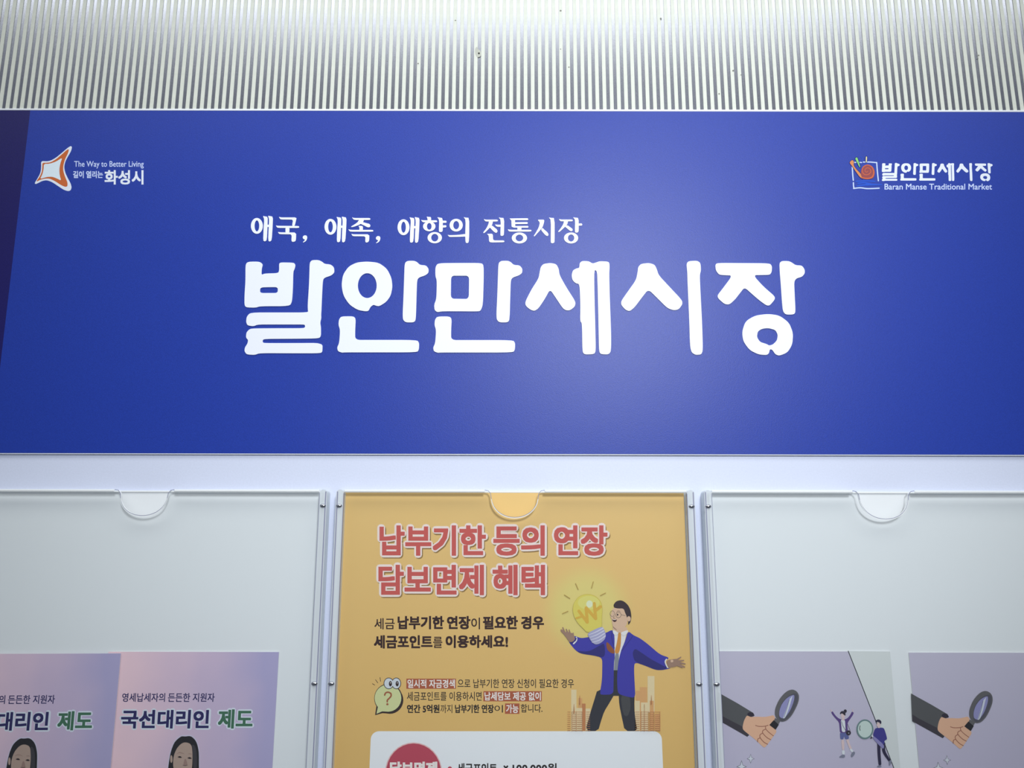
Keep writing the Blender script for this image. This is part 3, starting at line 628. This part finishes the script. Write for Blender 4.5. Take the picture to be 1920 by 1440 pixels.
# speech bubble
a = Art(690, 1250, 4.8, d)
bk = pr('bubble_line', (52, 34, 32)); bg = pr('bubble_green', (214, 218, 160))
for q_ in (((68, 118), (88, 146)), ((108, 98), (113, 132)), ((40, 153), (60, 165))): a.s(list(q_), 5, bk)
a.e(197, 300, 121, 124, bk); a.e(183, 285, 127, 132, bk); a.p([(78, 340), (64, 436), (130, 418), (190, 422), (160, 380)], bk, ch=0)
a.e(180, 283, 120, 122, bg); a.p([(92, 350), (76, 424), (128, 402), (190, 405)], bg, ch=0)
for cx_ in (187, 255): a.e(cx_, 150, 46 if cx_ < 200 else 43, 52, bk)
for cx_, px_ in ((187, 202), (255, 263)): a.e(cx_, 150, 40 if cx_ < 200 else 37, 46, pr('eye_white', (214, 220, 228))); a.e(px_, 153, 14, 24, bk); a.e(px_ + 1, 145, 3, 6, wht)
a.s([(150, 255), (160, 235), (182, 229), (205, 240), (208, 262), (190, 285), (175, 300), (174, 315)], 13, pr('question_brown', (166, 92, 60))); a.e(175, 337, 10, 9, pr('question_brown', (166, 92, 60)))
a.build('speech_bubble_picture', po)

# ------------------------------------------------------------------ portrait leaflets (left holder)
def copy_tree(root, label, dx, dd, dz, rz=0.0):
    c = root.copy(); COL.objects.link(c); c['label'] = label
    c.location = root.location + Vector((dx, -dd, dz)); c.rotation_euler = (0, rz, 0)
    for ch in list(root.children):
        k = ch.copy(); COL.objects.link(k); k.parent = c
    return c
LDp = 0.0026
lt = P(523, 1222.5, LDp); lw = 0.100
lf = thing('leaflet', 'lilac portrait leaflet with its full title showing, behind the other one', 'leaflet', (lt[0] - lw / 2, 0, lt[1] - 0.21), 'lilac leaflets with a portrait')
leaf_m = print_gradient('leaflet_lilac', (250, 214, 224), (182, 174, 214), 0, -0.042, 0.045, noise=0.07)
mb = MB(); mb.poly([(lt[0] - lw, lt[1] - .21), (lt[0], lt[1] - .21), (lt[0], lt[1]), (lt[0] - lw, lt[1])], leaf_m, LDp, thick=0.0004, side=mat('paper_white', (238, 238, 236), 0.6)); mb.build('paper_sheet', lf)
d = LDp + 1e-5
navy = pr('leaflet_navy', (32, 26, 92)); grn = pr('leaflet_green', (62, 112, 84)); halo = pr('leaflet_halo', (226, 232, 244))
mb = MB()
write(mb, '영세납세자의', (228.5, 1299.5, 309, 1316), navy, d, .25, 1); write(mb, '든든한', (314.5, 1299.5, 356, 1316), navy, d, .25, 1); write(mb, '지원자', (361, 1299.5, 402, 1316), navy, d, .25, 1)
write(mb, '국선대리인', (223, 1328, 395, 1369), halo, d, 3.4, 2, True); write(mb, '제도', (405, 1327, 476, 1369), halo, d, 3.4, 2, True)
write(mb, '국선대리인', (226, 1331, 391, 1366), navy, d + 4e-5, 1.15, 2); write(mb, '제도', (408, 1330, 473, 1366), grn, d + 4e-5, 1.15, 2)
mb.build('title_lettering', lf)
a = Art(300, 1360, 16.0, d)
hb = pr('portrait_hair', (22, 18, 24)); fs_ = pr('portrait_skin', (186, 160, 146)); fs2 = pr('portrait_skin_shade', (160, 130, 120)); eye = pr('portrait_eye', (74, 52, 52))
hp = [(200, 2000), (230, 1400), (245, 1280), (290, 950), (340, 740), (400, 580), (450, 490), (550, 390), (650, 325), (760, 335), (880, 318), (960, 345), (1050, 430), (1110, 540), (1150, 700), (1168, 850), (1168, 1280), (1180, 2000)]
hc = (700, 1100)
a.p([(hc[0] + (x - hc[0]) * 1.06, hc[1] + (y - hc[1]) * 1.05) for x, y in hp], pr('portrait_halo', (214, 206, 228)), ch=1)
a.p(hp, hb, ch=1)
a.p([(-900, 3400), (-780, 2300), (-300, 1980), (300, 1800), (1100, 1800), (1700, 1980), (2150, 2300), (2250, 3400)], pr('portrait_jacket', (52, 54, 78)), ch=2)
a.p([(430, 1780), (700, 2500), (980, 1780)], halo, ch=0); a.p([(540, 1400), (850, 1400), (900, 1860), (700, 2060), (500, 1860)], fs2, ch=1)
a.p([(150, 2500), (200, 1700), (330, 1300), (440, 1500), (400, 2500)], hb, ch=2); a.p([(1220, 2500), (1180, 1700), (1050, 1300), (950, 1500), (1010, 2500)], hb, ch=2)
a.e(342, 1010, 36, 115, fs_)
a.p([(400, 1280), (395, 1100), (405, 980), (430, 860), (500, 700), (600, 580), (700, 515), (800, 510), (900, 545), (955, 620), (975, 800), (978, 1000), (965, 1280), (900, 1500), (700, 1650), (500, 1500)], fs_, ch=2)
a.p([(740, 1000), (790, 1020), (830, 1180), (800, 1205), (730, 1205), (700, 1180)], fs2, ch=2)
a.s([(515, 845), (580, 818), (650, 825), (725, 850)], [10, 24, 22, 10], fs2); a.s([(850, 855), (900, 850), (955, 865)], [10, 20, 10], fs2)
for x_, y_ in ((600, 945), (895, 975)): a.p([(x_ - 80, y_ + 10), (x_ - 30, y_ - 25), (x_ + 30, y_ - 20), (x_ + 70, y_ + 25), (x_, y_ + 30)], eye, ch=2); a.e(x_, y_ + 2, 26, 22, hb)
a.s([(690, 1190), (760, 1205), (825, 1190)], 12, eye); a.s([(640, 1330), (740, 1350), (850, 1325)], 26, pr('portrait_lips', (176, 92, 88)))
a.p([(955, 560), (1050, 600), (1110, 800), (1120, 1300), (1000, 1300), (985, 900)], pr('portrait_hair_light', (58, 54, 60)), ch=2)
a.build('portrait_picture', lf)
x2 = P(230, 1226, LDp + 0.0008)
copy_tree(lf, 'lilac portrait leaflet overlapping in front, cut off by the photo\'s left edge', x2[0] - lt[0], 0.0008, x2[1] - lt[1], math.radians(-0.3))

# ------------------------------------------------------------------ magnifier leaflets (right holder)
bt = P(1704, 1223.5, LDp); w2 = 0.1013
lg_ = thing('leaflet', 'lilac magnifying glass leaflet at far right, cut off by the photo\'s edge', 'leaflet', (bt[0] + w2 / 2, 0, bt[1] - 0.21), 'lilac leaflets with a magnifying glass')
lil = print_gradient('leaflet_violet', (200, 194, 214), (198, 190, 216), 2, 0.2, 0.1, noise=0.04)
mb = MB(); mb.poly([(bt[0], bt[1] - .21), (bt[0] + w2, bt[1] - .21), (bt[0] + w2, bt[1]), (bt[0], bt[1])], lil, LDp, thick=0.0004, side=mat('paper_white', (238, 238, 236), 0.6)); mb.build('paper_sheet', lg_)
# art traced on the left copy, 0.1106 m to the left
DX = bt[0] - P(1345, 1221, LDp)[0]; DZ = bt[1] - P(1345, 1221, LDp)[1]
class Art2(Art):
    def T(s, pts, dep=None): return [(x + DX, z + DZ) for x, z in Art.T(s, pts, dep)]
a = Art2(1280, 1140, 4.8, d)
gy = pr('leaflet_grey', (222, 226, 226)); ln = pr('leaflet_line', (66, 68, 76)); dk = pr('art_dark', (44, 36, 52))
g = a.T([(1490, 387), (1735, 1010), (1895, 1440)]); a.k = 1; RX = bt[0] + w2
a.mb.poly([g[0], g[1], g[2], (RX, g[2][1] - 0.004), (RX, bt[1])], gy, d + 1e-5)
a.s([(1490, 388), (1735, 1010), (1885, 1400), (1900, 1440), (2080, 1900)], 8, ln, smooth=False)
a.build('grey_corner_print', lg_)
a = Art2(1350, 1270, 9.6, d + 6e-5)
sv = pr('sleeve_grey', (84, 84, 86)); sd = pr('sleeve_dark', (58, 52, 60)); hs = pr('hand_skin', (232, 182, 150)); hl = pr('hand_line', (158, 100, 80)); mg = pr('glass_rim', (98, 96, 98)); mg2 = pr('glass_rim_dark', (82, 80, 92))
a.p([(-40, 265), (50, 318), (320, 470), (600, 640), (622, 690), (540, 715), (520, 1000), (520, 1045), (490, 1070), (300, 960), (80, 835), (-40, 765)], sv, ch=0)
a.p([(-40, 640), (75, 715), (400, 885), (415, 945), (522, 1040), (492, 1070), (300, 960), (80, 835), (-40, 765)], sd, ch=0)
a.p([(480, 662), (530, 622), (600, 642), (625, 695), (540, 718)], dk)
a.p([(480, 685), (520, 700), (560, 715), (640, 706), (800, 715), (900, 695), (965, 678), (1000, 740), (975, 775), (895, 855), (1000, 930), (1016, 970), (1000, 1010), (960, 1060), (920, 1120), (860, 1200), (805, 1268), (760, 1240), (680, 1160), (560, 1060), (420, 950), (403, 900), (430, 780)], hs, ch=2)
for q_ in ([(640, 865), (700, 882), (800, 880), (865, 862)], [(818, 880), (825, 930), (880, 990), (960, 1052)], [(820, 932), (775, 955), (768, 1000), (840, 1080), (912, 1122)], [(768, 1002), (720, 1035), (725, 1090), (790, 1165), (855, 1203)], [(725, 1088), (682, 1108), (676, 1160)]): a.s(q_, 13, hl)
a.p([(990, 730), (1085, 790), (1045, 860), (965, 790)], mg, ch=0)
a.p([(966, 768), (1058, 852), (1000, 942), (888, 856)], pr('handle_black', (24, 20, 26)), ch=0)
OUT = [(1310, 216), (1382, 250), (1422, 320), (1418, 420), (1372, 540), (1290, 690), (1200, 780), (1110, 805), (1030, 762), (983, 680), (990, 560), (1060, 400), (1150, 290), (1230, 232)]
INN = [(1340, 312), (1332, 420), (1262, 600), (1170, 722), (1110, 738), (1062, 700), (1065, 600), (1110, 480), (1190, 380), (1280, 325)]
a.p(OUT, mg, ch=2); a.p([(1345, 285), (1395, 300), (1400, 410), (1350, 540), (1270, 680), (1190, 760), (1110, 790), (1055, 750), (1050, 640), (1100, 470), (1190, 360), (1280, 305)], mg2, ch=2)
a.p(INN, pr('lens_lilac', (150, 148, 196)), ch=2)
a.p([(1250, 390), (1305, 330), (1240, 560), (1185, 700), (1160, 735), (1130, 738), (1180, 600)], pr('lens_white', (214, 218, 232)), ch=0)
a.s([(1245, 400), (1200, 560), (1150, 720)], 6, mg2)
a.build('magnifier_picture', lg_)
a = Art2(1550, 1310, 11.08, d + 6e-5)
pur = pr('coat_purple', (92, 66, 132)); ws = pr('figure_white', (226, 230, 236)); fk = pr('figure_skin', (226, 200, 200)); jn = pr('figure_denim', (96, 104, 160)); bl_ = pr('figure_blue', (58, 52, 140)); nv = pr('figure_navy', (34, 26, 62)); shg = pr('figure_grey', (128, 130, 150))
# woman with raised arms
a.p([(90, 285), (122, 258), (160, 320), (220, 390), (290, 430), (390, 430), (450, 390), (500, 320), (522, 268), (566, 290), (545, 340), (490, 420), (440, 490), (430, 560), (445, 700), (388, 712), (275, 712), (268, 600), (255, 490), (190, 420), (130, 350)], pur)
a.p([(292, 432), (378, 432), (388, 560), (392, 695), (315, 692), (305, 560)], ws)
a.e(340, 350, 42, 62, fk); a.p([(322, 380), (370, 380), (372, 435), (345, 460), (310, 435)], fk)
a.p([(275, 330), (280, 280), (315, 255), (360, 260), (392, 300), (388, 360), (350, 330), (315, 300)], dk, ch=2); a.e(385, 258, 32, 36, dk)
for q_ in ([(105, 262), (80, 225)], [(545, 270), (535, 222)]): a.s(q_, 14, fk)
a.p([(275, 705), (330, 712), (395, 708), (452, 760), (465, 835), (380, 845), (362, 770), (345, 845), (285, 842), (278, 780)], jn)
a.p([(300, 850), (362, 850), (368, 1070), (318, 1070)], fk); a.p([(400, 850), (460, 840), (470, 920), (530, 1040), (480, 1060), (430, 930)], fk)
a.p([(312, 1070), (375, 1072), (375, 1160), (318, 1158)], ws); a.p([(470, 1055), (510, 1035), (560, 1090), (525, 1120)], ws)
a.p([(260, 1205), (320, 1160), (378, 1165), (375, 1225), (265, 1222)], shg); a.p([(520, 1120), (565, 1090), (595, 1130), (530, 1220), (495, 1200)], shg)
a.e(450, 708, 52, 52, dk); a.s([(305, 470), (340, 570), (400, 670)], 6, dk); a.s([(435, 530), (470, 620), (485, 660)], 6, dk); a.e(455, 712, 9, 9, ws)
# man carrying a lens
a.s([(1080, 930), (1085, 1140), (1103, 1355)], [68, 62, 58], nv); a.s([(1180, 930), (1190, 1100), (1300, 1280)], [70, 62, 46], nv)
a.p([(1000, 620), (1060, 598), (1170, 600), (1200, 640), (1252, 820), (1240, 850), (1195, 870), (1195, 950), (1150, 940), (1090, 870), (985, 800), (958, 750)], bl_, ch=1)
a.p([(1045, 490), (1110, 490), (1120, 545), (1095, 580), (1100, 610), (1060, 605), (1055, 575), (1030, 560)], fk)
a.p([(1010, 460), (1040, 435), (1085, 428), (1130, 460), (1132, 510), (1110, 530), (1085, 485), (1040, 475), (1020, 500)], nv, ch=2)
a.p([(950, 780), (985, 780), (1190, 960), (1180, 1030), (1150, 1035), (960, 830)], pr('figure_lilac', (142, 136, 190)), ch=1)
a.e(790, 632, 175, 205, pr('glass_green', (108, 136, 136)), (790, 632, 145, 172)); a.e(790, 632, 146, 173, pr('glass_pale', (204, 220, 214))); a.s([(690, 560), (680, 610), (690, 658)], 14, dk)
a.p([(895, 825), (940, 760), (965, 790), (930, 825)], dk, ch=0); a.p([(925, 760), (950, 750), (965, 785), (940, 805)], ws, ch=0)
a.p([(1030, 1420), (1070, 1375), (1130, 1385), (1132, 1418)], shg, ch=1); a.p([(1290, 1290), (1330, 1265), (1350, 1300), (1305, 1390), (1290, 1380)], shg, ch=1)
a.build('people_picture', lg_)
a = Art2(1280, 1140, 4.8, d + 1e-4)
for cx_, cy_, r_ in ((530, 1428, 46), (612, 1356, 34)):
    def star(k_, c0=cx_, c1=cy_, r0=r_): return [(c0, c1 - 1.25 * r0 * k_), (c0 + .28 * r0 * k_, c1 - .3 * r0 * k_), (c0 + r0 * k_, c1), (c0 + .28 * r0 * k_, c1 + .3 * r0 * k_), (c0, c1 + 1.25 * r0 * k_), (c0 - .28 * r0 * k_, c1 + .3 * r0 * k_), (c0 - r0 * k_, c1), (c0 - .28 * r0 * k_, c1 - .3 * r0 * k_)]
    a.p(star(1.0), ln, ch=0); a.p(star(0.84), pr('sparkle_white', (220, 224, 234)), ch=0)
a.build('sparkle_print', lg_)
copy_tree(lg_, 'lilac magnifying glass leaflet with two small cartoon people and grey corner', -DX, 0.0, -DZ)
